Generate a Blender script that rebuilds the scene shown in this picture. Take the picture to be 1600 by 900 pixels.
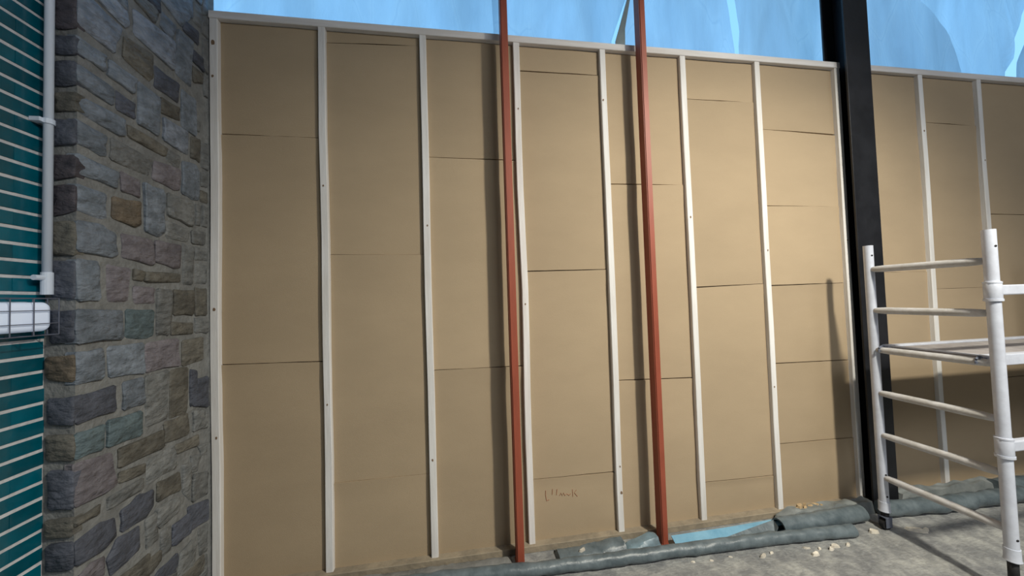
import bpy, bmesh, math, random
from mathutils import Vector, Matrix, noise
random.seed(7)
for o in list(bpy.data.objects): bpy.data.objects.remove(o)
S = bpy.context.scene
COL = S.collection

# ------------------------------------------------------------------ camera, sky, lights, exposure
cam = bpy.data.cameras.new('camera')
cam.sensor_width = 36; cam.lens = 547.12/1600*36; cam.clip_start = .02
camo = bpy.data.objects.new('camera', cam); COL.objects.link(camo)
YAW, PITCH, ROLL = math.radians(8.678), math.radians(1.779), math.radians(-1.814)
fw = Vector((math.sin(YAW)*math.cos(PITCH), math.cos(YAW)*math.cos(PITCH), math.sin(PITCH)))
r0 = Vector((math.cos(YAW), -math.sin(YAW), 0)); u0 = r0.cross(fw)
rr = r0*math.cos(ROLL)+u0*math.sin(ROLL); uu = -r0*math.sin(ROLL)+u0*math.cos(ROLL)
camo.matrix_world = Matrix(((rr.x, uu.x, -fw.x, 1.384), (rr.y, uu.y, -fw.y, -2.218), (rr.z, uu.z, -fw.z, 1.587), (0, 0, 0, 1)))
S.camera = camo

w = bpy.data.worlds.new('sky'); S.world = w; w.use_nodes = True
nt = w.node_tree; bg = nt.nodes['Background']
tc = nt.nodes.new('ShaderNodeTexCoord'); sx = nt.nodes.new('ShaderNodeSeparateXYZ'); cr = nt.nodes.new('ShaderNodeValToRGB')
nt.links.new(tc.outputs['Generated'], sx.inputs[0]); nt.links.new(sx.outputs['Z'], cr.inputs[0]); nt.links.new(cr.outputs[0], bg.inputs[0])
cr.color_ramp.elements[0].position = 0.0; cr.color_ramp.elements[0].color = (.32, .63, .96, 1)
cr.color_ramp.elements[1].position = .9; cr.color_ramp.elements[1].color = (.18, .49, .94, 1)
bg.inputs[1].default_value = 1.4

def lamp(name, kind, loc, aim, energy, color, **k):
    l = bpy.data.lights.new(name, kind); l.energy = energy; l.color = color
    for a, v in k.items(): setattr(l, a, v)
    o = bpy.data.objects.new(name, l); COL.objects.link(o); o.location = loc
    o.rotation_euler = (Vector(aim)-Vector(loc)).to_track_quat('-Z', 'Y').to_euler()
    return o
lamp('work_floodlight', 'SPOT', (3.85, -2.8, 3.9), (3.0, -.65, 0), 780, (1, .94, .79), spot_size=math.radians(118), spot_blend=1.0, shadow_soft_size=.11)
lamp('overhead_fill', 'AREA', (4.3, -4.2, 4.45), (3.2, -2.0, 0), 165, (.92, .96, 1), shape='RECTANGLE', size=3.0, size_y=2.0)  # unseen fill light, added to lift the shaded parts

S.view_settings.view_transform = 'Standard'; S.view_settings.look = 'None'
S.view_settings.exposure = 0; S.view_settings.gamma = 1; S.view_settings.use_curve_mapping = False

# ------------------------------------------------------------------ helpers
def mat(name, col, rough=.6, metal=0, var=.0, vscale=6, stretch=(1, 1, 1), bump=0, bscale=40, col2=None, spec=.4, obj_random=0, coat=0, bdist=.01):
    m = bpy.data.materials.new(name); m.use_nodes = True
    n = m.node_tree.nodes; L = m.node_tree.links; b = n['Principled BSDF']
    b.inputs['Roughness'].default_value = rough; b.inputs['Metallic'].default_value = metal
    b.inputs['Specular IOR Level'].default_value = spec; b.inputs['Coat Weight'].default_value = coat
    t = n.new('ShaderNodeTexCoord'); mp = n.new('ShaderNodeMapping'); mp.inputs['Scale'].default_value = stretch
    L.new(t.outputs['Object'], mp.inputs[0])
    vec = mp.outputs[0]
    if obj_random:
        oi = n.new('ShaderNodeObjectInfo'); ad = n.new('ShaderNodeVectorMath'); ad.operation = 'MULTIPLY_ADD'
        ad.inputs[1].default_value = (17, 31, 23)
        L.new(oi.outputs['Random'], ad.inputs[0]); L.new(vec, ad.inputs[2]); vec = ad.outputs[0]
    c1 = (*col, 1); c2 = (*(col2 or [x*(1-var) for x in col]), 1)
    nz = n.new('ShaderNodeTexNoise'); nz.inputs['Scale'].default_value = vscale; nz.inputs['Detail'].default_value = 5; nz.inputs['Roughness'].default_value = .62
    L.new(vec, nz.inputs['Vector'])
    rp = n.new('ShaderNodeValToRGB'); rp.color_ramp.elements[0].position = .36; rp.color_ramp.elements[1].position = .66
    rp.color_ramp.elements[0].color = c2; rp.color_ramp.elements[1].color = c1
    L.new(nz.outputs[0], rp.inputs[0]); out = rp.outputs[0]
    if obj_random:
        h = n.new('ShaderNodeHueSaturation'); mr = n.new('ShaderNodeMapRange')
        mr.inputs['To Min'].default_value = 1-obj_random; mr.inputs['To Max'].default_value = 1+obj_random
        L.new(oi.outputs['Random'], mr.inputs[0]); L.new(mr.outputs[0], h.inputs['Value']); L.new(out, h.inputs['Color']); out = h.outputs[0]
    L.new(out, b.inputs['Base Color'])
    if bump:
        nb = n.new('ShaderNodeTexNoise'); nb.inputs['Scale'].default_value = bscale; nb.inputs['Detail'].default_value = 6
        L.new(vec, nb.inputs['Vector'])
        bp = n.new('ShaderNodeBump'); bp.inputs['Strength'].default_value = bump; bp.inputs['Distance'].default_value = bdist
        L.new(nb.outputs[0], bp.inputs['Height']); L.new(bp.outputs[0], b.inputs['Normal'])
    return m

def link(o, parent=None):
    COL.objects.link(o)
    if parent: o.parent = parent
    return o
def mesh(name, V, F, m, parent=None, smooth=False):
    d = bpy.data.meshes.new(name); d.from_pydata([tuple(v) for v in V], [], F); d.materials.append(m)
    d.update()
    if smooth: d.polygons.foreach_set('use_smooth', [True]*len(d.polygons))
    return link(bpy.data.objects.new(name, d), parent)
def from_bm(name, bm, m, parent=None, smooth=False):
    bmesh.ops.recalc_face_normals(bm, faces=bm.faces)
    d = bpy.data.meshes.new(name); bm.to_mesh(d); bm.free(); d.materials.append(m)
    if smooth: d.polygons.foreach_set('use_smooth', [True]*len(d.polygons))
    return link(bpy.data.objects.new(name, d), parent)
def boxv(a, b):
    (x0, y0, z0), (x1, y1, z1) = a, b
    V = [(x0,y0,z0),(x1,y0,z0),(x1,y1,z0),(x0,y1,z0),(x0,y0,z1),(x1,y0,z1),(x1,y1,z1),(x0,y1,z1)]
    return V, [(0,3,2,1),(4,5,6,7),(0,1,5,4),(1,2,6,5),(2,3,7,6),(3,0,4,7)]
def add_box(bm, a, b, bev=0):
    V, F = boxv(a, b); vs = [bm.verts.new(v) for v in V]; fs = [bm.faces.new([vs[i] for i in f]) for f in F]
    if bev: bmesh.ops.bevel(bm, geom=list({e for f in fs for e in f.edges}), offset=bev, segments=2, affect='EDGES', profile=.5)
def box(name, a, b, m, parent=None, bev=0):
    bm = bmesh.new(); add_box(bm, a, b, bev); return from_bm(name, bm, m, parent)
def add_tube(bm, pts, rad, n=12, cap=True, wob=0, seed=0, inner=0):
    pts = [Vector(p) for p in pts]; rings = []
    if not hasattr(rad, '__len__'): rad = [rad]*len(pts)
    for i, p in enumerate(pts):
        t = (pts[min(i+1, len(pts)-1)]-pts[max(i-1, 0)]).normalized()
        a = t.cross(Vector((0, 0, 1)) if abs(t.z) < .9 else Vector((1, 0, 0))).normalized(); b = a.cross(t)
        R = []
        for k in range(n):
            an = 2*math.pi*k/n; d = a*math.cos(an)+b*math.sin(an)
            q = rad[i]*(1+(wob*noise.noise((p+d*.05)*18+Vector((seed, 0, 0))) if wob else 0))
            R.append(bm.verts.new(p+d*q))
        rings.append(R)
    for A, B in zip(rings, rings[1:]):
        for k in range(n): bm.faces.new((A[k], A[(k+1) % n], B[(k+1) % n], B[k]))
    if cap:
        for R, end in ((rings[0], 0), (rings[-1], -1)):
            if inner:      # open end: a rim and a hollow
                p = pts[end]; t = (pts[1]-pts[0] if end == 0 else pts[-2]-pts[-1]).normalized()
                I = [bm.verts.new(p+(v.co-p)*inner) for v in R]; J = [bm.verts.new(v.co+t*.12) for v in I]
                for k in range(n):
                    bm.faces.new((R[k], R[(k+1) % n], I[(k+1) % n], I[k])); bm.faces.new((I[k], I[(k+1) % n], J[(k+1) % n], J[k]))
                bm.faces.new(J)
            else: bm.faces.new(R)
def tube(name, pts, rad, m, parent=None, n=12, **k):
    bm = bmesh.new(); add_tube(bm, pts, rad, n, **k); return from_bm(name, bm, m, parent, smooth=n > 8 and not k.get('inner'))
def thing(name, label, cat, loc=(0, 0, 0), group=None):
    o = bpy.data.objects.new(name, None); o.empty_display_size = .1; COL.objects.link(o); o.location = loc
    return tag(o, label, cat, group)
def tag(o, label, cat=None, group=None, kind=None):
    if label: o['label'] = label
    if cat: o['category'] = cat
    if group: o['group'] = group
    if kind: o['kind'] = kind
    return o
def here(o, root):            # keep a part built in world coordinates where it is under a moved root
    o.parent = root; o.matrix_parent_inverse = Matrix.Translation(-root.location); return o
def shade_auto(o, deg=35):
    o.data.polygons.foreach_set('use_smooth', [True]*len(o.data.polygons)); o.data.set_sharp_from_angle(angle=math.radians(deg)); return o

# ------------------------------------------------------------------ materials
M = {}
M['board'] = mat('wood_fibre_board', (.41, .318, .214), .85, var=.07, vscale=1.6, stretch=(1, 1, 2.2), bump=.12, bscale=160, spec=.15, obj_random=.05)
M['backing'] = mat('backing_board', (.16, .10, .055), .9, var=.3, vscale=4)
M['timber'] = mat('pale_timber', (.78, .775, .775), .7, col2=(.66, .64, .62), vscale=9, stretch=(3, 3, .22), bump=.15, bscale=60, spec=.2, obj_random=.06)
M['rail'] = mat('pale_timber_rail', (.78, .765, .765), .7, col2=(.66, .63, .61), vscale=9, stretch=(.22, 3, 3), bump=.15, bscale=60, spec=.2)
M['sill'] = mat('dust_covered_sill', (.34, .285, .21), .9, col2=(.24, .205, .155), vscale=10, bump=.4, bscale=40, spec=.15)
M['knot'] = mat('knot', (.20, .13, .08), .7)
M['red'] = mat('red_oxide_paint', (.33, .08, .045), .5, var=.18, vscale=5, stretch=(4, 4, .8), bump=.06, bscale=50)
M['black'] = mat('black_steel_paint', (.006, .0065, .009), .42, col2=(.013, .014, .018), vscale=7, bump=.1, bscale=30, spec=.5)
M['alu'] = mat('painted_scaffold_tube', (.62, .66, .76), .38, col2=(.53, .56, .65), vscale=14, bump=.06, bscale=50, metal=.1, spec=.5)
M['rung'] = mat('dusty_scaffold_rung', (.58, .58, .60), .5, col2=(.44, .43, .42), vscale=16, bump=.1, bscale=60, spec=.4)
M['dark'] = mat('dark_hole', (.015, .015, .017), .7)
M['deckply'] = mat('dusty_deck_ply', (.36, .34, .34), .75, col2=(.25, .23, .23), vscale=12, bump=.2, bscale=60)
M['mortar'] = mat('lime_mortar', (.235, .242, .242), .95, var=.3, vscale=14, bump=.8, bscale=45, spec=.1)
M['bmortar'] = mat('pale_brick_mortar', (.62, .63, .66), .9, var=.2, vscale=18, bump=.4, bscale=60, spec=.15)
M['brick'] = mat('teal_glazed_brick', (.0, .105, .155), .22, col2=(.0, .075, .11), vscale=9, bump=.12, bscale=22, spec=.5, obj_random=.2, coat=.3)
M['floor'] = None
M['pvc'] = mat('white_plastic', (.68, .76, .90), .35, var=.06, spec=.5)
M['diff'] = mat('milky_diffuser', (.70, .78, .93), .22, var=.03, spec=.5, coat=.3)
_d = M['diff'].node_tree.nodes['Principled BSDF']; _d.inputs['Emission Color'].default_value = (.62, .76, 1, 1); _d.inputs['Emission Strength'].default_value = .22   # diffuser of the emergency light given a weak glow
M['wire'] = mat('galvanised_wire', (.16, .18, .24), .5, metal=.5)
M['membrane'] = mat('grey_membrane', (.15, .185, .205), .40, col2=(.075, .10, .115), vscale=11, bump=.35, bscale=28, spec=.5)
M['membrane2'] = mat('dusty_membrane', (.25, .27, .27), .6, col2=(.15, .17, .175), vscale=8, bump=.35, bscale=30, spec=.35)
M['bluegrey'] = mat('blue_grey_membrane', (.20, .29, .345), .35, col2=(.12, .17, .20), vscale=12, bump=.35, bscale=26, spec=.5)
M['blue'] = mat('membrane_blue_sheen', (.22, .43, .58), .3, col2=(.14, .33, .48), vscale=8, bump=.2, bscale=30, spec=.5)  # blue reflection of the sheets is put into this membrane colour
M['chip'] = mat('pale_wood_chip', (.70, .65, .56), .8, var=.3, vscale=30, obj_random=.15)
M['crumb'] = mat('board_crumb', (.52, .38, .22), .9, var=.3, vscale=30, bump=.5, bscale=80, obj_random=.15)
M['pink'] = mat('pink_offcut', (.62, .42, .36), .8, var=.2, vscale=20)
M['pencil'] = mat('red_pencil', (.40, .19, .11), .9)
M['kerb'] = mat('dusty_kerb', (.235, .235, .225), .85, col2=(.15, .15, .145), vscale=7, bump=.5, bscale=35, spec=.2)
M['roof'] = mat('grey_roof_lining', (.30, .30, .30), .9, var=.1)
M['plaster'] = mat('far_plain_wall', (.34, .33, .31), .9, var=.15, vscale=2)
ST = {'b': ((0.207, 0.242, 0.293), (0.114, 0.137, 0.166)), 'l': ((0.322, 0.367, 0.451), (0.177, 0.210, 0.261)), 'd': ((0.095, 0.106, 0.139), (0.058, 0.066, 0.087)),
      'g': ((0.199, 0.207, 0.209), (0.114, 0.122, 0.126)), 'o': ((0.153, 0.147, 0.128), (0.086, 0.084, 0.076)), 'w': ((0.176, 0.144, 0.109), (0.096, 0.082, 0.065)),
      'p': ((0.207, 0.195, 0.218), (0.126, 0.117, 0.135)), 't': ((0.130, 0.180, 0.203), (0.077, 0.110, 0.126)), 'u': ((0.078, 0.070, 0.083), (0.045, 0.043, 0.054))}
SM = {k: mat('stone_'+{'b': 'blue_grey', 'l': 'light_slate', 'd': 'dark_slate', 'g': 'grey', 'o': 'olive', 'w': 'brown', 'p': 'purple_grey', 't': 'green_grey', 'u': 'dark_brown'}[k],
             a, .60, col2=b, vscale=13, stretch=(1, 1, 1.8), bump=1.0, bscale=19, bdist=.022, spec=.35, obj_random=.18) for k, (a, b) in ST.items()}
def floor_mat():
    m = mat('dusty_concrete', (.315, .322, .318), .75, col2=(.22, .228, .235), vscale=2.4, stretch=(1, 2.2, 1), bump=.6, bscale=30, spec=.3)
    n = m.node_tree.nodes; L = m.node_tree.links; b = n['Principled BSDF']
    src = b.inputs['Base Color'].links[0].from_socket; t = n.new('ShaderNodeTexCoord')
    nz = n.new('ShaderNodeTexNoise'); nz.inputs['Scale'].default_value = 13; nz.inputs['Detail'].default_value = 9; nz.inputs['Roughness'].default_value = .7; nz.inputs['Distortion'].default_value = .4
    rp = n.new('ShaderNodeValToRGB'); rp.color_ramp.elements[0].position = .42; rp.color_ramp.elements[1].position = .62
    rp.color_ramp.elements[0].color = (.66, .66, .67, 1); rp.color_ramp.elements[1].color = (1.30, 1.28, 1.22, 1)
    mx = n.new('ShaderNodeMix'); mx.data_type = 'RGBA'; mx.blend_type = 'MULTIPLY'; mx.inputs[0].default_value = .75
    L.new(t.outputs['Object'], nz.inputs['Vector']); L.new(nz.outputs[0], rp.inputs[0]); L.new(src, mx.inputs[6]); L.new(rp.outputs[0], mx.inputs[7])
    L.new(mx.outputs[2], b.inputs['Base Color']); return m
M['floor'] = floor_mat()
def sheet_mat(name, col, gloss=.16):
    m = bpy.data.materials.new(name); m.use_nodes = True; n = m.node_tree.nodes; L = m.node_tree.links
    n.remove(n['Principled BSDF']); out = n['Material Output']
    t = n.new('ShaderNodeBsdfTranslucent'); d = n.new('ShaderNodeBsdfPrincipled'); x = n.new('ShaderNodeMixShader')
    tc = n.new('ShaderNodeTexCoord'); mp = n.new('ShaderNodeMapping'); mp.inputs['Scale'].default_value = (2.2, 2, .55)
    nz = n.new('ShaderNodeTexNoise'); nz.inputs['Scale'].default_value = 1.7; nz.inputs['Detail'].default_value = 5; nz.inputs['Distortion'].default_value = .5
    rp = n.new('ShaderNodeValToRGB'); rp.color_ramp.elements[0].position = .3; rp.color_ramp.elements[1].position = .7
    rp.color_ramp.elements[0].color = (*[c*.78 for c in col], 1); rp.color_ramp.elements[1].color = (*[min(1, c*1.10) for c in col], 1)
    # crease pattern put into the tint: paler thin lines, duller between them
    m2 = n.new('ShaderNodeMapping'); m2.inputs['Scale'].default_value = (1.5, 1, .42); m2.inputs['Rotation'].default_value = (0, .35, 0); L.new(tc.outputs['Object'], m2.inputs[0])
    wz = n.new('ShaderNodeTexNoise'); wz.inputs['Scale'].default_value = 3; L.new(m2.outputs[0], wz.inputs['Vector'])
    wa = n.new('ShaderNodeVectorMath'); wa.operation = 'MULTIPLY_ADD'; wa.inputs[1].default_value = (.12, .12, .12); L.new(wz.outputs['Color'], wa.inputs[0]); L.new(m2.outputs[0], wa.inputs[2])
    vo = n.new('ShaderNodeTexVoronoi'); vo.feature = 'DISTANCE_TO_EDGE'; vo.inputs['Scale'].default_value = 2.1; L.new(wa.outputs[0], vo.inputs['Vector'])
    vr = n.new('ShaderNodeValToRGB'); E = vr.color_ramp.elements
    E[0].position = 0; E[0].color = (.92, .94, .96, 1); E[1].position = .05; E[1].color = (1.0, 1.0, 1.0, 1)
    e2 = E.new(.012); e2.color = (1.07, 1.05, 1.03, 1); e3 = E.new(.35); e3.color = (.93, .95, .97, 1)
    L.new(vo.outputs['Distance'], vr.inputs[0]); mm = n.new('ShaderNodeMix'); mm.data_type = 'RGBA'; mm.blend_type = 'MULTIPLY'; mm.inputs[0].default_value = .8
    L.new(rp.outputs[0], mm.inputs[6]); L.new(vr.outputs[0], mm.inputs[7])
    L.new(tc.outputs['Object'], mp.inputs[0]); L.new(mp.outputs[0], nz.inputs['Vector']); L.new(nz.outputs[0], rp.inputs[0])
    L.new(mm.outputs[2], t.inputs[0]); d.inputs['Base Color'].default_value = (.55, .62, .68, 1); d.inputs['Roughness'].default_value = .35
    nb = n.new('ShaderNodeTexNoise'); nb.inputs['Scale'].default_value = 5; nb.inputs['Detail'].default_value = 4; nb.inputs['Distortion'].default_value = .8
    bp = n.new('ShaderNodeBump'); bp.inputs['Strength'].default_value = .35; bp.inputs['Distance'].default_value = .05
    L.new(mp.outputs[0], nb.inputs['Vector']); L.new(nb.outputs[0], bp.inputs['Height']); L.new(bp.outputs[0], t.inputs['Normal']); L.new(bp.outputs[0], d.inputs['Normal'])
    x.inputs[0].default_value = gloss; L.new(t.outputs[0], x.inputs[1]); L.new(d.outputs[0], x.inputs[2]); L.new(x.outputs[0], out.inputs[0]); return m
M['sheet'] = sheet_mat('translucent_polythene', (.70, .80, .86))
M['sheet2'] = sheet_mat('greyer_polythene', (.66, .74, .78))
M['film'] = sheet_mat('thin_overlapping_film', (.97, .97, .97), .06)
M['fold'] = mat('folded_polythene_edge', (.30, .36, .36), .4, var=.2)
FACE="""l -682 2796 -649 2815 -521 2802 -538 2750 -557 2667 -681 2679
l -639 2839 -501 2962 -500 2836 -515 2815 -596 2829
b -686 2633 -590 2630 -595 2574 -608 2562 -683 2565
b -687 2522 -557 2517 -559 2450 -573 2440 -685 2454
b -689 2409 -508 2409 -517 2341 -540 2328 -691 2342
o -512 2770 -371 2791 -371 2686 -392 2654 -518 2675
l -470 2930 -250 2942 -255 2797 -467 2816
g -477 2977 -357 3082 -335 3025 -360 2951
b -320 3041 -238 3035 -262 2947 -328 2964
b -335 3098 -242 3190 -142 3161 -200 3065
b -225 3198 -124 3287 -124 3179 -138 3168
b -226 3028 -125 3036 -130 2777 -230 2793 -243 2835
d -187 3114 -72 3134 -77 3050 -183 3055
b -579 2622 -457 2619 -469 2556 -482 2546 -584 2554
d -360 2748 -214 2747 -227 2645 -360 2643
b -448 2613 -335 2605 -343 2418 -450 2425
d -546 2510 -460 2504 -463 2436 -545 2434
o -324 2612 -210 2624 -210 2557 -324 2539
b -197 2730 -98 2733 -104 2531 -198 2537
l -313 2520 -150 2530 -159 2402 -313 2413
g -114 3267 -66 3264 -67 3168 -119 3162
d -115 3000 -43 3001 -43 2926 -116 2936
g -51 3239 -5 3262 -6 3147 -52 3150
g -47 3109 -3 3135 -7 2935 -43 2949
o -121 2904 -48 2908 -49 2857 -116 2821
g -43 2897 -8 2905 -8 2799 -39 2796
g -51 3366 -4 3392 -5 3285 -51 3254
g -122 2627 -75 2616 -75 2566 -117 2566
b -686 2310 -593 2294 -596 2220 -614 2212 -686 2221
g -567 2301 -371 2289 -378 2208 -391 2200 -572 2211
o -493 2394 -283 2382 -295 2339 -313 2331 -493 2341
b -683 2183 -542 2166 -550 2099 -680 2106
p -528 2177 -437 2169 -440 2091 -522 2097
p -364 2286 -215 2299 -219 2198 -252 2188 -371 2198
g -283 2379 -211 2370 -219 2317 -236 2304 -291 2321
b -194 2350 -95 2371 -71 2338 -82 2185 -124 2176 -199 2185
o -136 2508 -65 2523 -71 2395 -137 2400
b -687 2065 -587 2061 -587 1967 -612 1958 -686 1972
w -561 2058 -444 2069 -440 1973 -468 1958 -563 1972
b -421 2163 -321 2160 -306 2127 -306 1964 -343 1936 -411 1950
g -287 2158 -124 2159 -129 2033 -160 2030 -287 2050
g -295 2020 -143 2003 -161 1936 -295 1939
g -58 2516 -7 2524 -8 2376 -56 2379
g -59 2342 -10 2364 -12 2278 -62 2269
o -65 2240 -12 2242 -12 2183 -65 2182
g -106 2147 -72 2152 -73 2046 -106 2045
g -58 2156 -13 2153 -18 2050 -58 2049
b -686 1929 -607 1931 -544 1907 -546 1822 -565 1811 -685 1816
p -521 1912 -371 1910 -372 1804 -391 1799 -518 1814
p -360 1912 -208 1911 -211 1800 -253 1796 -358 1816
b -690 1785 -621 1782 -615 1757 -615 1637 -690 1633
p -583 1775 -489 1766 -493 1636 -509 1627 -580 1628
o -468 1767 -416 1760 -429 1722 -468 1726
o -406 1761 -212 1767 -213 1725 -414 1718
p -468 1692 -363 1690 -363 1619 -461 1620
g -191 1921 -125 1917 -126 1716 -192 1716
g -350 1685 -267 1681 -273 1549 -281 1466 -350 1473
o -253 1683 -124 1684 -127 1556 -253 1561
o -265 1527 -127 1514 -129 1458 -265 1465
g -110 1535 -22 1530 -22 1452 -111 1463
o -110 1699 -26 1695 -27 1552 -110 1555
g -107 1920 -17 1919 -18 1858 -107 1851
g -107 1829 -20 1825 -20 1724 -108 1725
g -134 2002 -29 2012 -39 1941 -130 1937
b -686 1598 -521 1588 -521 1472 -685 1474
t -502 1592 -371 1585 -369 1472 -404 1462 -503 1475
b -579 1446 -417 1442 -414 1308 -571 1324
p -408 1441 -222 1441 -218 1306 -407 1309
b -690 1439 -602 1442 -604 1327 -689 1326
d -680 1278 -551 1285 -550 1184 -677 1180
b -514 1287 -423 1289 -417 1177 -516 1176
g -414 1289 -288 1295 -289 1069 -404 1064
o -271 1291 -156 1286 -166 1087 -181 1051 -276 1065
t -677 1143 -599 1142 -601 1050 -674 1054
t -580 1152 -431 1145 -428 1040 -580 1049
o -532 1024 -318 1022 -318 941 -532 946
o -309 1053 -160 1055 -151 965 -160 945 -307 959
o -245 920 -98 918 -98 863 -235 876
g -401 916 -239 925 -239 810 -397 810
d -146 1269 -101 1253 -101 1088 -145 1081
g -127 1046 -45 1034 -45 944 -125 949
o -197 1425 -52 1430 -53 1308 -197 1299
p -689 1038 -562 1018 -551 891 -590 881 -688 883
o -529 926 -417 909 -417 870 -529 882
g -576 849 -423 851 -422 803 -574 803
o -345 791 -217 780 -209 686 -347 707
d -522 766 -442 785 -365 772 -365 699 -404 671 -522 682
o -688 841 -612 842 -617 810 -688 816
d -684 755 -607 767 -548 754 -549 683 -596 664 -684 674
d -538 664 -441 654 -436 554 -495 547 -563 541 -578 612
g -411 659 -347 662 -342 537 -404 534
g -354 674 -255 666 -212 642 -228 590 -329 581 -352 605
g -328 555 -272 548 -278 446 -328 442
d -262 542 -149 542 -142 436 -232 440 -262 454
o -468 481 -324 476 -333 431 -384 412 -492 477
d -335 392 -234 396 -223 346 -240 298 -371 374
g -199 800 -150 790 -150 603 -199 674
g -215 382 -141 393 -107 361 -108 191 -240 280
p -637 639 -591 630 -591 558 -678 619
g -144 825 -75 798 -94 728 -139 736
g -130 723 -21 688 -22 569 -135 590
d -163 575 -22 536 -23 431 -163 452
g -92 415 -23 408 -24 264 -82 277
g -69 255 -24 244 -25 101 -79 129
g -125 1049 -19 1030 -20 931 -126 948
d -132 1218 -18 1207 -19 1043 -132 1083
g -93 853 -20 844 -21 781 -65 796"""
END="""u -81 2783 -3 2791 -2 2662 -76 2651
d -82 2626 -2 2627 -2 2558 -81 2555
d -79 2525 -2 2531 -1 2442 -78 2433
o -78 2406 -3 2413 -5 2342 -78 2336
d -79 2307 -3 2310 -2 2215 -79 2208
u -78 2172 -2 2174 -1 2094 -78 2078
u -80 2057 -3 2060 -3 1967 -79 1945
o -81 1921 -2 1926 -2 1799 -80 1800
d -82 1781 -6 1778 -5 1638 -80 1645
d -86 1598 -4 1595 -4 1480 -83 1475
w -95 1429 -6 1434 -5 1333 -94 1348
d -88 1279 -3 1282 -2 1180 -87 1187
o -94 1147 -2 1143 -1 1051 -92 1055
d -86 1023 -5 1014 -4 877 -84 882
o -94 847 -6 848 -6 782 -91 784
d -89 762 -2 761 -1 668 -89 670"""
# ------------------------------------------------------------------ floor and shell of the building
fl = box('floor', (-1.0, -6.5, -.12), (9, 3, 0), M['floor']); tag(fl, None, kind='structure')
tag(box('ceiling', (-1.0, -6.5, 4.6), (9, .4, 4.7), M['roof']), None, kind='structure')
tag(box('wall_right', (8.6, -6.5, 0), (8.75, .4, 4.6), M['plaster']), None, kind='structure')
tag(box('wall_rear', (-.3, -6.5, 0), (8.6, -6.35, 4.6), M['plaster']), None, kind='structure')

# ------------------------------------------------------------------ back wall: boards between pale battens
H = 3.319
wb = box('wall_back', (-.02, .056, 0), (4.33, .068, H-.01), M['backing'])
tag(wb, 'partition of brown fibreboard sheets framed by pale timber battens', kind='structure')
box('backing_sheet', (4.41, .056, 0), (8.59, .068, H-.01), M['backing'], wb)
def strip(name, p0, p1, wid, y0, y1, m, parent, bow=.003, seg=10, seed=0):     # a slightly bowed batten with eased edges
    bm = bmesh.new(); p0, p1 = Vector(p0), Vector(p1); t = (p1-p0).normalized(); s = Vector((t.z, 0, -t.x)); rings = []
    e = .003
    for i in range(seg+1):
        f = i/seg; c = p0.lerp(p1, f)+s*(bow*noise.noise(Vector((seed*7.3, f*3.1, 0)))*2*min(1, 4*f, 4*(1-f)))
        hw = wid/2*(1+.05*noise.noise(Vector((f*5, seed*3.1, 2))))
        prof = [(-hw, y1), (-hw, y0+e), (-hw+e, y0), (hw-e, y0), (hw, y0+e), (hw, y1)]
        rings.append([bm.verts.new(c+s*a+Vector((0, b, 0))) for a, b in prof])
    for A, B in zip(rings, rings[1:]):
        for k in range(6): bm.faces.new((A[k], A[(k+1) % 6], B[(k+1) % 6], B[k]))
    bm.faces.new(rings[0]); bm.faces.new(rings[-1])
    return from_bm(name, bm, m, parent)
BX = [(.014, .044), (.602, .041), (1.2, .042), (1.801, .041), (2.4, .041), (3.0, .042), (3.6, .042), (4.293, .044), (5.078, .042), (5.675, .042), (6.275, .042), (6.87, .042), (7.47, .042), (8.07, .042), (8.56, .042)]
battens = []
for i, (x, wd) in enumerate(BX):
    b = strip('batten', (x, 0, .035), (x, 0, H-.045), wd, 0, .054, M['timber'], wb, bow=.006, seed=i+1); battens.append(b)
strip('top_rail', (-.008, 0, H-.022), (4.315, 0, H-.022), .045, -.004, .054, M['rail'], wb, bow=.002, seed=20)
strip('top_rail', (4.42, 0, H-.022), (8.59, 0, H-.022), .045, -.004, .054, M['rail'], wb, bow=.002, seed=21)
strip('bottom_rail', (-.008, 0, .02), (4.315, 0, .02), .04, -.02, .054, M['sill'], wb, bow=.002, seed=22)
strip('bottom_rail', (4.42, 0, .02), (8.59, 0, .02), .04, -.02, .054, M['sill'], wb, bow=.002, seed=23)
def dot(x, z, r, b):             # dark knots and nail heads on the battens
    bm = bmesh.new(); n = 9
    V0 = [bm.verts.new((x+r*math.cos(a*2*math.pi/n)*random.uniform(.7, 1.1), -.0016, z+1.3*r*math.sin(a*2*math.pi/n)*random.uniform(.8, 1.2))) for a in range(n)]
    V1 = [bm.verts.new((v.co.x, .004, v.co.z)) for v in V0]
    bm.faces.new(V0); [bm.faces.new((V0[k], V0[(k+1) % n], V1[(k+1) % n], V1[k])) for k in range(n)]
    from_bm('knot', bm, M['knot'], b)
for i, x, z, r in [(0, .012, 3.13, .012), (0, .01, 2.93, .007), (0, .012, 1.58, .008), (0, .02, .86, .006), (3, 1.801, 2.83, .005), (3, 1.806, 1.55, .005), (4, 2.392, 2.92, .006),
                   (4, 2.408, .29, .009), (4, 2.405, .46, .005), (2, 1.203, 2.06, .005), (2, 1.2, .62, .006), (5, 3.003, 2.12, .006), (6, 3.604, 1.88, .005), (6, 3.597, .9, .005),
                   (7, 4.292, 1.95, .005), (8, 5.08, 2.82, .006), (1, .6, 2.3, .005), (1, .604, 1.0, .005), (9, 5.677, 2.6, .005)]: dot(x, z, r, battens[i])
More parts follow.
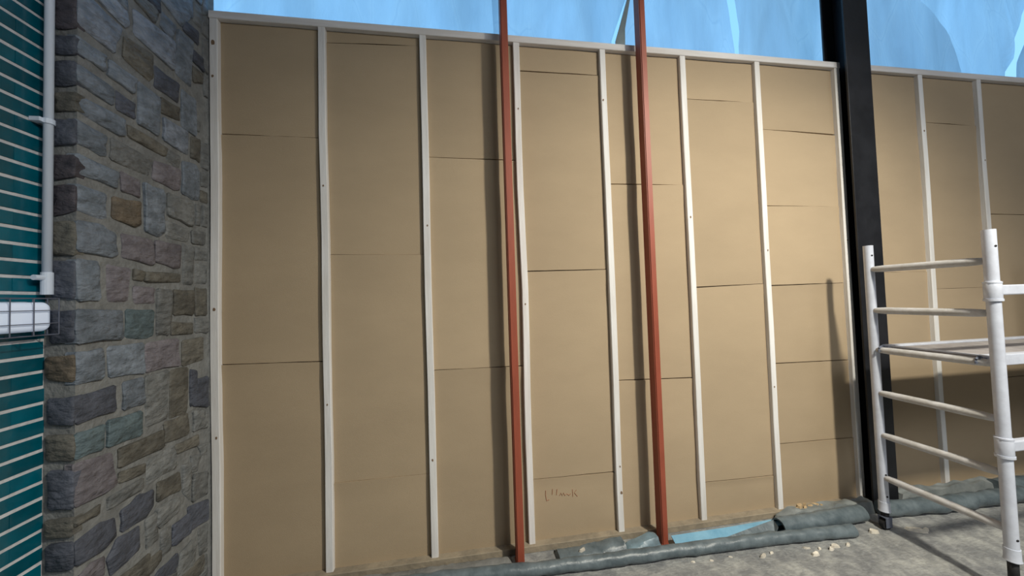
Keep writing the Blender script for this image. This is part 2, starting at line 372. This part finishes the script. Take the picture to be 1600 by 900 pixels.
# seams of each bay: height at the left and right end, and the gap (mm) at left, middle, right
SEAMS = {0: [(2.604, 2.60, 7, 1.2, 5), (1.263, 1.25, 4, 3, 5)], 1: [(3.196, 3.221, 6, 9, 1.5), (1.889, 1.882, 2, 1.2, 2), (.53, .53, 1, 1, 1)],
         2: [(2.503, 2.498, 3, 5, 7), (1.159, 1.152, 4, 2.5, 5)], 3: [(3.103, 3.107, 9, 10, 6), (1.764, 1.767, 6, 6, 4), (.424, .415, 3, 5, 7)],
         4: [(2.352, 2.356, 7, 7, 1.5), (1.016, .998, 5, 6, 7)], 5: [(2.98, 2.983, 5, 8, 2), (1.627, 1.64, 7, 5, 2), (.274, .264, 5, 5, 5)],
         6: [(2.785, 2.768, 5, 9, 10), (2.213, 2.213, 6, 1.5, 1), (1.624, 1.63, 7, 5, 2), (1.058, 1.048, 7, 5, 6), (.482, .47, 5, 5, 2)],
         7: [(1.70, 1.70, 1, 1, 1)], 8: [(2.905, 2.897, 2, 9, 2), (1.56, 1.56, 2, 2, 1)], 9: [(2.163, 2.157, 6, 5, 5), (.82, .82, 3, 3, 3)], 10: [(2.5, 2.5, 4, 4, 4)], 11: [(1.8, 1.8, 4, 4, 4)], 12: [(2.9, 2.9, 4, 4, 4)], 13: [(1.5, 1.5, 4, 4, 4)]}
BAYS = [(BX[i][0], BX[i+1][0]) for i in range(7)]+[(4.42, BX[8][0])]+[(BX[i][0], BX[i+1][0]) for i in range(8, 13)]
scribble_panel = None
def panel(x0, x1, lo, hi, seed):
    nx, nz = 8, 10; V = []; F = []
    def edge(f, e, sgn):
        if e is None: return None
        za, zb, a, b, c = e; g = 1.12*(a+(b-a)*f*2 if f < .5 else b+(c-b)*(f*2-1))/1000
        return za+(zb-za)*f+sgn*g/2+.0012*noise.noise(Vector((f*9, seed, sgn)))
    for back in (0, 1):
        for j in range(nz+1):
            for i in range(nx+1):
                fx, fz = i/nx, j/nz
                zl = edge(fx, lo, 1) if lo else .02
                zh = edge(fx, hi, -1) if hi else H-.03+(.009*max(0, noise.noise(Vector((fx*7, seed, 5)))) - .018)
                z = zl+(zh-zl)*fz; x = x0+.012+(x1-x0-.024)*fx
                bow = .004*noise.noise(Vector((x*2.2, z*2.0, seed)))+.0025*noise.noise(Vector((x*6, z*5, seed)))
                lift = (.004 if fz > .97 and hi else 0)*-1
                V.append((x, (.029+bow+lift) if not back else .054, z))
    n1 = (nx+1)*(nz+1)
    for j in range(nz):
        for i in range(nx):
            a = j*(nx+1)+i; F.append((a, a+1, a+nx+2, a+nx+1)); a += n1; F.append((a+nx+1, a+nx+2, a+1, a))
    bord = [i for i in range(nx)]+[j*(nx+1)+nx for j in range(nz)]+[nz*(nx+1)+nx-i for i in range(nx)]+[(nz-j)*(nx+1) for j in range(nz)]
    for k, a in enumerate(bord): b = bord[(k+1) % len(bord)]; F.append((b, a, a+n1, b+n1))
    return shade_auto(mesh('panel', V, F, M['board'], wb), 30)
for k, (x0, x1) in enumerate(BAYS):
    ss = sorted(SEAMS[k], key=lambda s: s[0]); ed = [None]+ss+[None]
    for j in range(len(ed)-1):
        p = panel(x0, x1, ed[j], ed[j+1], k*11.3+j*3.7)
        if k == 3 and j == 0: scribble_panel = p
# faint pencil scrawl low on the fourth bay
sc = bmesh.new()
def stroke(pts):
    P = [Vector((x, .0265, z)) for x, z in pts]; add_tube(sc, P, .0018, 5)
X, Z = 1.905, .315
stroke([(X, Z+.03), (X-.002, Z), (X+.004, Z-.035), (X+.022, Z-.03)])
stroke([(X+.045, Z+.035), (X+.042, Z+.0)]); stroke([(X+.075, Z+.03), (X+.07, Z-.005)])
stroke([(X+.09, Z-.012), (X+.10, Z+.004), (X+.108, Z-.014), (X+.118, Z+.002), (X+.126, Z-.016), (X+.14, Z-.006), (X+.155, Z-.018), (X+.165, Z-.008)])
stroke([(X+.178, Z+.018), (X+.18, Z-.028)]); stroke([(X+.205, Z+.012), (X+.19, Z-.004), (X+.21, Z-.03)])
tag(from_bm('pencil_scrawl', sc, M['pencil'], scribble_panel), 'faint reddish pencil scrawl')

# ------------------------------------------------------------------ stone pier
ws = bpy.data.objects.new('wall_stone', None); COL.objects.link(ws)
tag(ws, 'rubble stone pier of blue-grey and olive stones in lime mortar', kind='structure')
box('mortar_bed', (-.22, -.697, 0), (-.0145, .052, 4.6), M['mortar'], ws)
def stone(P, to_world, m, face, seed, grow=.0065, rough=1):
    n0 = len(P); C = sum((Vector(p) for p in P), Vector((0, 0)))/n0; ring = []
    for i in range(n0):
        a, b, c = Vector(P[i-1]), Vector(P[i]), Vector(P[(i+1) % n0]); k = random.uniform(.04, .12)
        b = b+(b-C).normalized()*grow; ra, rb = min(.010, (a-b).length*k), min(.010, (c-b).length*k)
        ring += [b+(a-b).normalized()*ra, b+(c-b).normalized()*rb]
        if (c-b).length > .06: ring.append((b+c)/2+Vector((random.uniform(-1, 1), random.uniform(-1, 1)))*.004)
    n = len(ring); V = []; F = []; size = min((p-C).length for p in ring); hi = face+random.uniform(-.004, .004)*rough
    tx, ty = random.uniform(-.05, .05), random.uniform(-.05, .05)
    def dep(p, k): d = p-C; return hi+k+(d.x*tx+d.y*ty)*rough+.006*rough*noise.noise(Vector((p.x*16, p.y*16, seed)))
    e = min(.0045, size*.15)
    for r, dd in ((0, None), (0, -.004), (e, 0), (size*.5, .002)):
        for p in ring:
            q = p+(C-p).normalized()*r; V.append(to_world(q.x, q.y, face-.035 if dd is None else dep(q, dd)))
    V.append(to_world(C.x, C.y, dep(C, .004)))
    for L in range(3):
        for k in range(n): F.append((L*n+k, L*n+(k+1) % n, (L+1)*n+(k+1) % n, (L+1)*n+k))
    for k in range(n): F.append((3*n+k, 3*n+(k+1) % n, 4*n))
    bm = bmesh.new(); vs = [bm.verts.new(v) for v in V]; [bm.faces.new([vs[i] for i in f]) for f in F]
    return shade_auto(from_bm('stone', bm, m, ws), 40)
FACE_W = lambda a, b, d: (d, a, b)
END_W = lambda a, b, d: (a, -d, b)
def parse(t):
    for l in t.strip().split('\n'):
        c, *v = l.split(); v = [int(q)/1000 for q in v]; yield c, list(zip(v[0::2], v[1::2]))
for i, (c, P) in enumerate(parse(FACE)):
    P = [(-.698 if a < -.66 else min(a, -.004), b) for a, b in P]
    stone(P, FACE_W, SM[c], -.007, i*1.7)
for i, (c, P) in enumerate(parse(END)):
    P = [(max(-.108, a-.005) if a < -.05 else -.011, b) for a, b in P]
    stone(P, END_W, SM[c], .7085, i*2.3+300, .001, .35)
# coursed stones above and below the part the photograph shows
def fill(za, zb, end_z):
    z = za
    while z < zb-.05:
        h = min(random.uniform(.09, .15), zb-z); y = -.698
        while y < -.03:
            L = random.uniform(.12, .24); y1 = min(y+L, -.004)
            lim = end_z(y)
            if (lim > 2 and z+.02 > lim) or (lim < 2 and z+h-.02 < lim):
                stone([(y, z+.012), (y1-.014, z+.012), (y1-.014, z+h-.004), (y, z+h-.004)], FACE_W, SM[random.choice('bgdop')], -.007, z*9+y)
            y = y1
        z += h
fill(.02, .62, lambda y: .58 if y < -.45 else .40 if y < -.22 else .16)
fill(2.88, 3.9, lambda y: 2.86 if y < -.64 else 2.985 if y < -.49 else 3.10 if y < -.3 else 3.22)
for z in (.03, .19, .35, .50): stone([(-.108, z), (-.011, z), (-.011, z+.135), (-.108, z+.135)], END_W, SM[random.choice('duo')], .7085, z*31, .001, .35)
for z in (2.81, 2.97, 3.12, 3.28): stone([(-.108, z), (-.011, z), (-.011, z+.135), (-.108, z+.135)], END_W, SM[random.choice('duo')], .7085, z*31, .001, .35)

# ------------------------------------------------------------------ teal glazed brick wall
wl = box('wall_left', (-.30, -6.5, 0), (-.1122, -.64, 4.6), M['bmortar'])
tag(wl, 'teal glazed brick wall with pale mortar joints', kind='structure')
def brick_shape():
    bm = bmesh.new(); add_box(bm, (-.03, 0, 0), (0, .2220, .0452), 0)
    bmesh.ops.bevel(bm, geom=[e for e in bm.edges if all(v.co.x > -.001 for v in e.verts)], offset=.0010, segments=1, affect='EDGES')
    d = bpy.data.meshes.new('brick'); bmesh.ops.recalc_face_normals(bm, faces=bm.faces); bm.to_mesh(d); bm.free(); d.materials.append(M['brick']); return d
BR = brick_shape(); far = bmesh.new(); P0 = .0564
def short_brick(l):
    d = BR.copy()
    for v in d.vertices: v.co.y *= l/.2220
    return d
HALF = short_brick(.0915)
for k in range(-22, 59):
    z = 1.266+P0*k+.0058; 
    if z < 0: continue
    j = 0; y1 = -.792 if k % 2 else -.682      # a joint of this course
    ends = []
    if k % 2: ends.append((-.7918, HALF))
    y = y1-.2220
    while y > -2.7: ends.append((y, BR)); y -= .222
    for y, d in ends:
        if .62 < z < 2.95 and y > -1.02:
            o = bpy.data.objects.new('brick', d); link(o, wl); o.location = (-.110+random.uniform(-.0008, .0008), y, z); o.rotation_euler = (random.uniform(-.003, .003), 0, random.uniform(-.002, .002))
        else: add_box(far, (-.14, y, z), (-.110, y+(.2215 if d is BR else .0912), z+.0452))
tag(from_bm('brick_courses', far, M['brick'], wl), None, kind='stuff')

# ------------------------------------------------------------------ conduit and emergency light on the brick wall
cd = thing('conduit', 'white vertical conduit in the corner between teal bricks and stone pier', 'pipe', (-.094, -.722, 1.70))
here(tube('pipe', [(-.078, -.724, 1.70), (-.078, -.724, 4.55)], .0125, M['pvc'], n=16), cd)
bm = bmesh.new(); add_tube(bm, [(-.078, -.724, 1.655), (-.078, -.724, 1.735)], .0155, 16)
add_tube(bm, [(-.078, -.724, 1.715), (-.078, -.765, 1.715)], .0095, 12)
here(from_bm('end_coupling', bm, M['pvc'], smooth=False), cd)
for z in (2.285, 2.80, 1.99+1.5):
    bm = bmesh.new(); add_tube(bm, [(-.078, -.724, z-.009), (-.078, -.724, z+.009)], .0165, 14); add_box(bm, (-.112, -.752, z-.008), (-.078, -.728, z+.008), .002)
    here(from_bm('saddle_clip', bm, M['pvc']), cd)
EL = thing('emergency_light', 'white oval bulkhead light behind a wire guard on teal brick', 'light', (-.112, -.87, 1.575))
def capsule(y0, y1, z0, z1, x0, x1, m, name, r):
    bm = bmesh.new(); rings = []
    for x, ins in ((x0, 0), (x1-.012, .0), (x1-.003, .006), (x1, .016)):
        R = []
        for cy, cz, a0 in ((y1-r, z1-r, 0), (y0+r, z1-r, 90), (y0+r, z0+r, 180), (y1-r, z0+r, 270)):
            for s in range(6):
                a = math.radians(a0+s*18); R.append(bm.verts.new((x, cy+(r-ins)*math.cos(a), cz+(r-ins)*math.sin(a))))
        rings.append(R)
    n = len(rings[0])
    for A, B in zip(rings, rings[1:]):
        for k in range(n): bm.faces.new((A[k], A[(k+1) % n], B[(k+1) % n], B[k]))
    bm.faces.new(rings[0]); bm.faces.new(rings[-1])
    return shade_auto(from_bm(name, bm, m), 50)
here(capsule(-1.0, -.742, 1.524, 1.630, -.111, -.088, M['pvc'], 'base', .024), EL)
here(capsule(-.995, -.746, 1.527, 1.627, -.088, -.038, M['diff'], 'diffuser', .022), EL)
cage = []
for z in (1.513, 1.553, 1.598, 1.640): cage.append([(-.11, -.735, z), (-.030, -.735, z), (-.030, -1.012, z), (-.11, -1.012, z)])
for y in (-.735, -.81, -.874, -.94, -1.012): cage.append([(-.030, y, 1.513), (-.030, y, 1.640)])
cage.append([(-.11, -.735, 1.513), (-.11, -.735, 1.640)]); cage.append([(-.065, -.735, 1.513), (-.065, -.735, 1.640)])
for y in (-.81, -.874, -.94): cage.append([(-.11, y, 1.640), (-.030, y, 1.640)]); cage.append([(-.11, y, 1.513), (-.030, y, 1.513)])
for c in cage:
    bm = bmesh.new()
    for a, b in zip(c, c[1:]): add_tube(bm, [a, b], .0017, 6)
    here(from_bm('guard_wire', bm, M['wire']), EL)

# ------------------------------------------------------------------ steel posts and the black column
def rhs(x0, x1, y0, y1, z1, label):
    t = thing('steel_post', label, 'post', ((x0+x1)/2, (y0+y1)/2, 0), 'red oxide steel posts before the partition')
    bm = bmesh.new(); add_box(bm, (x0, y0, .004), (x1, y1, z1)); 
    bmesh.ops.bevel(bm, geom=[e for e in bm.edges if abs(e.verts[0].co.z-e.verts[1].co.z) > 1], offset=.005, segments=3, affect='EDGES')
    here(shade_auto(from_bm('shaft', bm, M['red']), 30), t)
    here(box('foot_plate', (x0-.004, y0-.004, 0), (x1+.004, y1+.004, .006), M['red'], bev=.001), t)
rhs(1.684, 1.729, -.120, -.046, 4.59, 'left of the two slim red oxide posts, beside the batten it almost hides')
rhs(2.615, 2.656, -.120, -.044, 4.59, 'right of the two slim red oxide posts, nearer the black column')
cl = thing('steel_column', 'wide black H-section steel column between the two partition bays', 'column', (4.385, 0, 0))
for nm, a, b in (('front_flange', (4.277, -.080, 0), (4.492, -.067, 4.59)), ('back_flange', (4.277, .072, 0), (4.492, .085, 4.59)), ('web', (4.380, -.067, 0), (4.389, .072, 4.59))):
    here(box(nm, a, b, M['black'], bev=.0015 if nm != 'web' else 0), cl)

# ------------------------------------------------------------------ polythene sheets hung behind the partition
def sheet(left, right, y0, label, m, seed, amp=.05):
    nx, nz = 56, 26; V = []; F = []
    lerp = lambda tab, z: next(a[1]+(b[1]-a[1])*(z-a[0])/(b[0]-a[0]) for a, b in zip(tab, tab[1:]) if z <= b[0]+1e-6)
    for j in range(nz+1):
        z = 3.0+1.58*j/nz; xl, xr = lerp(left, z), lerp(right, z)
        for i in range(nx+1):
            f = i/nx; x = xl+(xr-xl)*f
            y = y0+amp*(.55*noise.noise(Vector((x*2.6+.5*z, z*.45, seed)))+.45*noise.noise(Vector((x*7+z*1.1, z*.6, seed+5)))+.18*noise.noise(Vector((x*16-z*2.5, z*1.4, seed+9))))
            V.append((x, max(.15, y), z))
    for j in range(nz):
        for i in range(nx): a = j*(nx+1)+i; F.append((a, a+1, a+nx+2, a+nx+1))
    return tag(mesh('plastic_sheet', V, F, m, smooth=True), label, 'sheet', 'translucent sheets above the partition')
st = lambda x, x2=None: [(3.0, x), (4.6, x if x2 is None else x2)]
sheet(st(-.45), st(1.76, 1.70), .30, 'widest blue-lit translucent sheet, from the stone pier to the left red post', M['sheet'], 1)
sheet(st(1.70, 1.66), [(3.0, 2.56), (3.55, 2.60), (3.9, 2.73), (4.6, 2.96)], .26, 'blue-lit translucent sheet between the two red posts, left of the dark slit', M['sheet'], 2)
sheet([(3.0, 2.62), (3.58, 2.66), (3.9, 2.75), (4.6, 2.9)], [(3.0, 3.70), (3.6, 3.70), (3.75, 3.69), (4.0, 3.66), (4.6, 3.55)], .31, 'blue-lit translucent sheet right of the right red post, ending at a bright slit', M['sheet'], 3)
sheet([(3.0, 3.72), (3.6, 3.715), (3.75, 3.73), (4.0, 3.70), (4.6, 3.62)], [(3.0, 4.55), (3.74, 4.58), (3.95, 4.64), (4.1, 4.74), (4.6, 5.0)], .27, 'greyer translucent sheet just left of the black column', M['sheet2'], 4, .07)
sheet([(3.0, 4.66), (3.95, 4.72), (4.6, 4.95)], [(3.0, 6.52), (3.6, 6.60), (4.0, 6.84), (4.6, 7.1)], .33, 'creased bright blue translucent sheet right of the black column', M['sheet'], 6, .10)
sheet([(3.0, 6.42), (3.6, 6.50), (4.0, 6.74), (4.6, 7.0)], st(8.5), .185, 'translucent sheet at the far upper right corner', M['sheet2'], 7, .03)
sheet(st(4.60, 4.72), [(3.0, 5.95), (3.5, 5.84), (3.8, 5.74), (4.0, 5.60), (4.16, 5.37), (4.3, 5.15), (4.6, 4.98)], .185, 'thin film overlapping the creased sheet just right of the black column', M['film'], 12, .03)
def flap(P, label, y):
    V = [(x, y, z) for x, z in P]+[(x, y+.008, z) for x, z in P]; n = len(P)
    F = [tuple(range(n)), tuple(range(2*n-1, n-1, -1))]+[(k, k+n, (k+1) % n+n, (k+1) % n) for k in range(n)]
    tag(mesh('folded_flap', V, F, M['fold']), label, 'sheet', 'folded sheet edges')
flap([(2.595, 3.30), (2.67, 3.30), (2.68, 3.60), (2.745, 3.90), (2.78, 4.10), (2.71, 3.84), (2.60, 3.50)], 'narrow grey folded sheet edge left of the right red post', .20)
flap([(4.44, 3.72), (4.50, 3.86), (4.60, 4.06), (4.68, 4.2), (4.50, 4.2), (4.43, 3.95)], 'grey folded sheet edge touching the black column', .16)

# ------------------------------------------------------------------ scaffold tower
SX, YF, YN, TR = 4.115, -.257, -.800, .0255
sc = thing('scaffold_tower', 'pale painted scaffold ladder frame with horizontal braces in front of the black column', 'scaffold', (SX, (YF+YN)/2, 0))
def leg(x, y, near, parts=True):
    zb = .20 if near else .13
    L = here(tube('leg', [(x, y, zb), (x, y, 1.868)], TR, M['alu'], n=20, inner=.86), sc); shade_auto(L, 50)
    for z in ((1.78, .30) if near else (1.80, .36, .22)):
        d = Vector((-.25, -1, 0)).normalized()
        o = tube('pin_hole', [Vector((x, y, z))+d*(TR-.004), Vector((x, y, z))+d*(TR+.0008)], .006, M['dark'], n=10); o.parent = L
    bm = bmesh.new(); add_tube(bm, [(x, y, zb-.015), (x, y, zb-.01), (x, y, zb-.004), (x, y, zb+.05)], [.0285, .0315, .029, .0285], 20)
    o = from_bm('leg_collar', bm, M['alu'], smooth=False); o.parent = L; shade_auto(o, 50)
    return L
RZ = [1.707, 1.434, 1.174, .890, .615, .338]
def frame(x):
    leg(x, YF, False); leg(x, YN, True)
    for z in RZ:
        n = 15; pts = [(x, YF+(YN-YF)*i/(n-1), z) for i in range(n)]
        rad = [.0215-.006*max(0, 1-i/1.6)-.006*max(0, 1-(n-1-i)/1.6) for i in range(n)]     # ends swaged down to the weld
        rg = tube('rung', pts, rad, M['rung'], n=16); here(rg, sc)
frame(SX); frame(SX+1.80)
for z in (1.553, .757):                                              # horizontal braces with sleeves on the near legs
    bm = bmesh.new(); add_box(bm, (SX+.02, YN-.018, z-.026), (SX+1.78, YN+.018, z+.026), .006); br = here(from_bm('brace', bm, M['alu']), sc)
    for x in (SX, SX+1.8):
        bm = bmesh.new()
        add_tube(bm, [(x, YN, z-.058), (x, YN, z-.052), (x, YN, z+.040), (x, YN, z+.046)], [.0285, .0315, .0315, .0285], 20)
        add_tube(bm, [(x, YN, z-.056), (x, YN, z-.044)], .034, 20); add_tube(bm, [(x, YN, z+.036), (x, YN, z+.044)], .033, 20)
        o = from_bm('brace_hook', bm, M['alu']); o.parent = br; shade_auto(o, 50)
def caster(x, y):
    t = here(tube('foot_stem', [(x, y, .075), (x, y, .20 if y == YN else .13)], .019, M['dark'], n=14), sc)
    bm = bmesh.new()
    for s in (-1, 1): add_box(bm, (x-.024, y+s*.021-.003, .018), (x+.024, y+s*.021+.003, .085), .002)
    add_box(bm, (x-.026, y-.025, .078), (x+.026, y+.025, .086), .002)
    o = from_bm('fork', bm, M['wire']); o.parent = t
    o = tube('wheel', [(x, y-.014, .035), (x, y+.014, .035)], .0345, M['dark'], n=20); o.parent = t; shade_auto(o, 50)
for x in (SX, SX+1.8):
    for y in (YF, YN): caster(x, y)
pf = thing('scaffold_platform', 'dusty grey scaffold deck hooked on the third rung from the top', 'platform', (SX+.9, (YF+YN)/2, 1.174))
Y0, Y1 = -.735, -.300
here(box('deck_board', (SX+.03, Y0+.03, 1.186), (SX+1.77, Y1-.03, 1.198), M['deckply']), pf)
for y in (Y0, Y1): here(box('side_rail', (SX+.03, y-.022, 1.150), (SX+1.77, y+.022, 1.208), M['alu'], bev=.004), pf)
for x in (SX+.045, SX+1.755): here(box('end_rail', (x-.012, Y0+.022, 1.155), (x+.012, Y1-.022, 1.206), M['alu'], bev=.003), pf)
for x, s in ((SX, 1), (SX+1.8, -1)):
    for y in (Y0, Y1):
        bm = bmesh.new(); n = 9; A = []
        for k in range(n):
            a = math.radians(-20+k*220/(n-1)); A.append((x-s*math.cos(math.pi-a)*.0265*-1*-1, y, 1.174+.0265*math.sin(a)))
        add_tube(bm, A, .006, 8); add_box(bm, (min(x+s*.024, x+s*.05), y-.012, 1.165), (max(x+s*.024, x+s*.05), y+.012, 1.195), .002)
        here(from_bm('hook', bm, M['wire']), pf)

# ------------------------------------------------------------------ rolls of membrane and debris along the foot of the wall
def roll(name, pts, r, label, m, seed, wob=.16, inner=0, n=20, group='rolled grey membrane along the wall foot'):
    P = []
    for a, b in zip(pts, pts[1:]):
        k = max(2, int((Vector(b)-Vector(a)).length/.03)); P += [Vector(a).lerp(Vector(b), i/k) for i in range(k)]
    P.append(Vector(pts[-1])); o = tube(name, P, r, m, n=n, wob=wob, seed=seed, inner=inner)
    return tag(shade_auto(o, 45), label, 'roll', group)
roll('membrane_roll', [(.55, -.150, .037), (1.28, -.165, .037), (1.755, -.198, .037), (2.09, -.212, .037), (2.57, -.220, .037), (3.25, -.236, .037), (3.845, -.272, .036)], .035,
     'long thin grey membrane roll lying on the floor in front of both red posts', M['membrane'], 3, .2, inner=.8)
roll('membrane_roll', [(3.40, -.172, .053), (3.75, -.166, .052), (4.06, -.158, .052)], .050, 'short thick grey membrane roll with a dark open left end beside the scaffold foot', M['membrane'], 9, .12, inner=.8)
roll('membrane_roll', [(4.24, -.150, .052), (4.65, -.185, .052), (5.1, -.195, .052), (5.42, -.205, .052)], .05, 'thick lumpy grey membrane roll on the floor right of the scaffold foot', M['membrane'], 15, .22)
roll('membrane_roll', [(5.35, -.095, .056), (5.9, -.12, .056), (6.9, -.12, .056)], .054, 'grey membrane roll against the wall at the right edge', M['membrane'], 22, .2)
def lump(name, x0, x1, y0, y1, hfun, m, label, cat, seed, nx=40, ny=7, kind=None):
    V = []; F = []
    for i in range(nx+1):
        fx = i/nx; x = x0+(x1-x0)*fx
        for j in range(ny+1):
            fy = j/ny; y = y0(x)+(y1(x)-y0(x))*fy
            h = hfun(fx, fy)*(1+.35*noise.noise(Vector((x*9, y*16, seed))))+.006*noise.noise(Vector((x*30, y*30, seed)))
            V.append((x, y, max(.002, h) if 0 < j < ny and 0 < i < nx else .0005))
    for i in range(nx):
        for j in range(ny): a = i*(ny+1)+j; F.append((a, a+ny+1, a+ny+2, a+1))
    b = [i*(ny+1) for i in range(nx+1)]+[nx*(ny+1)+j for j in range(1, ny+1)]+[i*(ny+1)+ny for i in range(nx-1, -1, -1)]+[j for j in range(ny-1, 0, -1)]
    F.append(tuple(b)); bm = bmesh.new(); vs = [bm.verts.new(v) for v in V]; [bm.faces.new([vs[q] for q in f]) for f in F]
    return tag(shade_auto(from_bm(name, bm, m), 40), label, cat, kind=kind)
lump('membrane_ledge', 3.50, 4.25, lambda x: -.115, lambda x: -.022, lambda a, b: .075*min(1, 6*b+.2, 6*(1-b)+.3)*min(1, a*3+.4), M['membrane2'], 'dusty grey membrane folded behind the short thick roll', 'membrane', 4)
lump('membrane_ledge', 4.50, 5.4, lambda x: -.098, lambda x: -.013, lambda a, b: .088*min(1, 6*b+.2, 6*(1-b)+.3), M['membrane2'], 'dusty grey membrane folded along the wall right of the black column', 'membrane', 5)
lump('crumpled_membrane', 1.93, 2.37, lambda x: -.165, lambda x: -.025, lambda a, b: (.028+.03*a)*min(1, 4*b+.2, 4*(1-b)), M['membrane'], 'crumpled dark membrane between the two red posts', 'membrane', 6)
lump('crumpled_membrane', .7, 1.66, lambda x: -.120, lambda x: -.022, lambda a, b: .026*min(1, 4*b+.2, 4*(1-b)), M['kerb'], 'flat dusty membrane strip left of the left red post', 'membrane', 7)
lump('membrane_bundle', 2.38, 2.60, lambda x: -.150, lambda x: -.05, lambda a, b: .058*min(1, 3*b+.2, 5*(1-b)+.3)*min(1, .15+a*1.3), M['bluegrey'], 'pale blue-grey folded membrane end touching the right red post', 'membrane', 8, nx=14)
def slab(name, P, th, m, label, cat):      # thin bent sheet through given points
    n = len(P); V = [Vector(p) for p in P]+[Vector(p)-Vector((0, 0, th)) for p in P]
    F = [tuple(range(n)), tuple(range(2*n-1, n-1, -1))]+[(k, k+n, (k+1) % n+n, (k+1) % n) for k in range(n)]
    bm = bmesh.new(); vs = [bm.verts.new(v) for v in V]; [bm.faces.new([vs[q] for q in f]) for f in F]
    bmesh.ops.triangulate(bm, faces=bm.faces)
    return tag(from_bm(name, bm, m), label, cat)
slab('blue_sheen_membrane_strip', [(2.67, -.180, .034), (3.02, -.180, .030), (3.44, -.165, .060), (3.44, -.118, .066), (3.05, -.120, .058), (2.675, -.118, .054)], .006, M['blue'], 'glossy membrane strip lying right of the right red post, blue sheen put into its colour', 'membrane')
slab('dark_membrane_fold', [(2.93, -.196, .040), (3.34, -.205, .030), (3.365, -.205, .076), (3.385, -.150, .084), (3.2, -.165, .064)], .006, M['membrane'], 'dark triangular fold between blue strip and thick roll', 'membrane')
def chip(x, y, s, m, name, label, group, z=0):
    bm = bmesh.new(); n = 7; top = []; bot = []
    el = random.uniform(1.2, 2.2); an = random.uniform(-.6, .6)
    for k in range(n):
        a = 2*math.pi*k/n; r = s*random.uniform(.7, 1.15); p = Vector((r*el*math.cos(a), r*.75*math.sin(a), 0)); p.rotate(Matrix.Rotation(an, 3, 'Z'))
        bot.append(bm.verts.new((p.x, p.y, 0))); top.append(bm.verts.new((p.x*.8, p.y*.8, s*random.uniform(.5, 1.0))))
    bm.faces.new(top); bm.faces.new(bot)
    for k in range(n): bm.faces.new((bot[k], bot[(k+1) % n], top[(k+1) % n], top[k]))
    o = from_bm(name, bm, m); o.location = (x, y, z); return tag(o, label, 'debris', group)
G1 = 'pale chips on the floor near the scaffold'
for x, y, s in [(3.63, -.33, .016), (3.59, -.345, .017), (3.45, -.365, .018), (3.14, -.32, .016), (3.21, -.305, .010), (3.45, -.31, .012), (3.72, -.335, .014), (3.52, -.33, .010), (2.71, -.28, .008), (2.82, -.29, .008), (2.95, -.285, .007)]:
    chip(x, y, s, M['chip'], 'wood_chip', 'small pale wood chip lying on the floor in front of the rolls', G1)
chip(4.00, -.27, .026, M['chip'], 'wood_chip', 'largest pale wood chip, beside the foot of the scaffold', None)
chip(4.27, -.31, .026, M['chip'], 'wood_chip', 'beige wood chip just right of the scaffold foot', None)
chip(4.34, -.32, .018, M['chip'], 'wood_chip', 'thin wood chip further right of the scaffold foot', None)
chip(2.09, -.115, .017, M['chip'], 'plaster_crumb', 'single white crumb on dark crumpled membrane between red posts', None, z=.038)
chip(1.62, -.128, .022, M['pink'], 'timber_offcut', 'pinkish timber offcut at the foot of the left red post', None, z=0)
G2 = 'beige board crumbs on the ledge behind the thick roll'
for x, y, s in [(3.70, -.045, .022), (3.73, -.06, .013), (3.78, -.05, .012), (3.83, -.045, .017), (3.87, -.055, .013), (3.66, -.06, .012), (3.60, -.05, .012), (3.92, -.05, .010), (3.75, -.035, .018)]:
    chip(x, y, s, M['crumb'], 'board_crumb', 'beige fibreboard crumb lying on the ledge behind the thick roll', G2, z=.066 if x > 3.65 else .05)
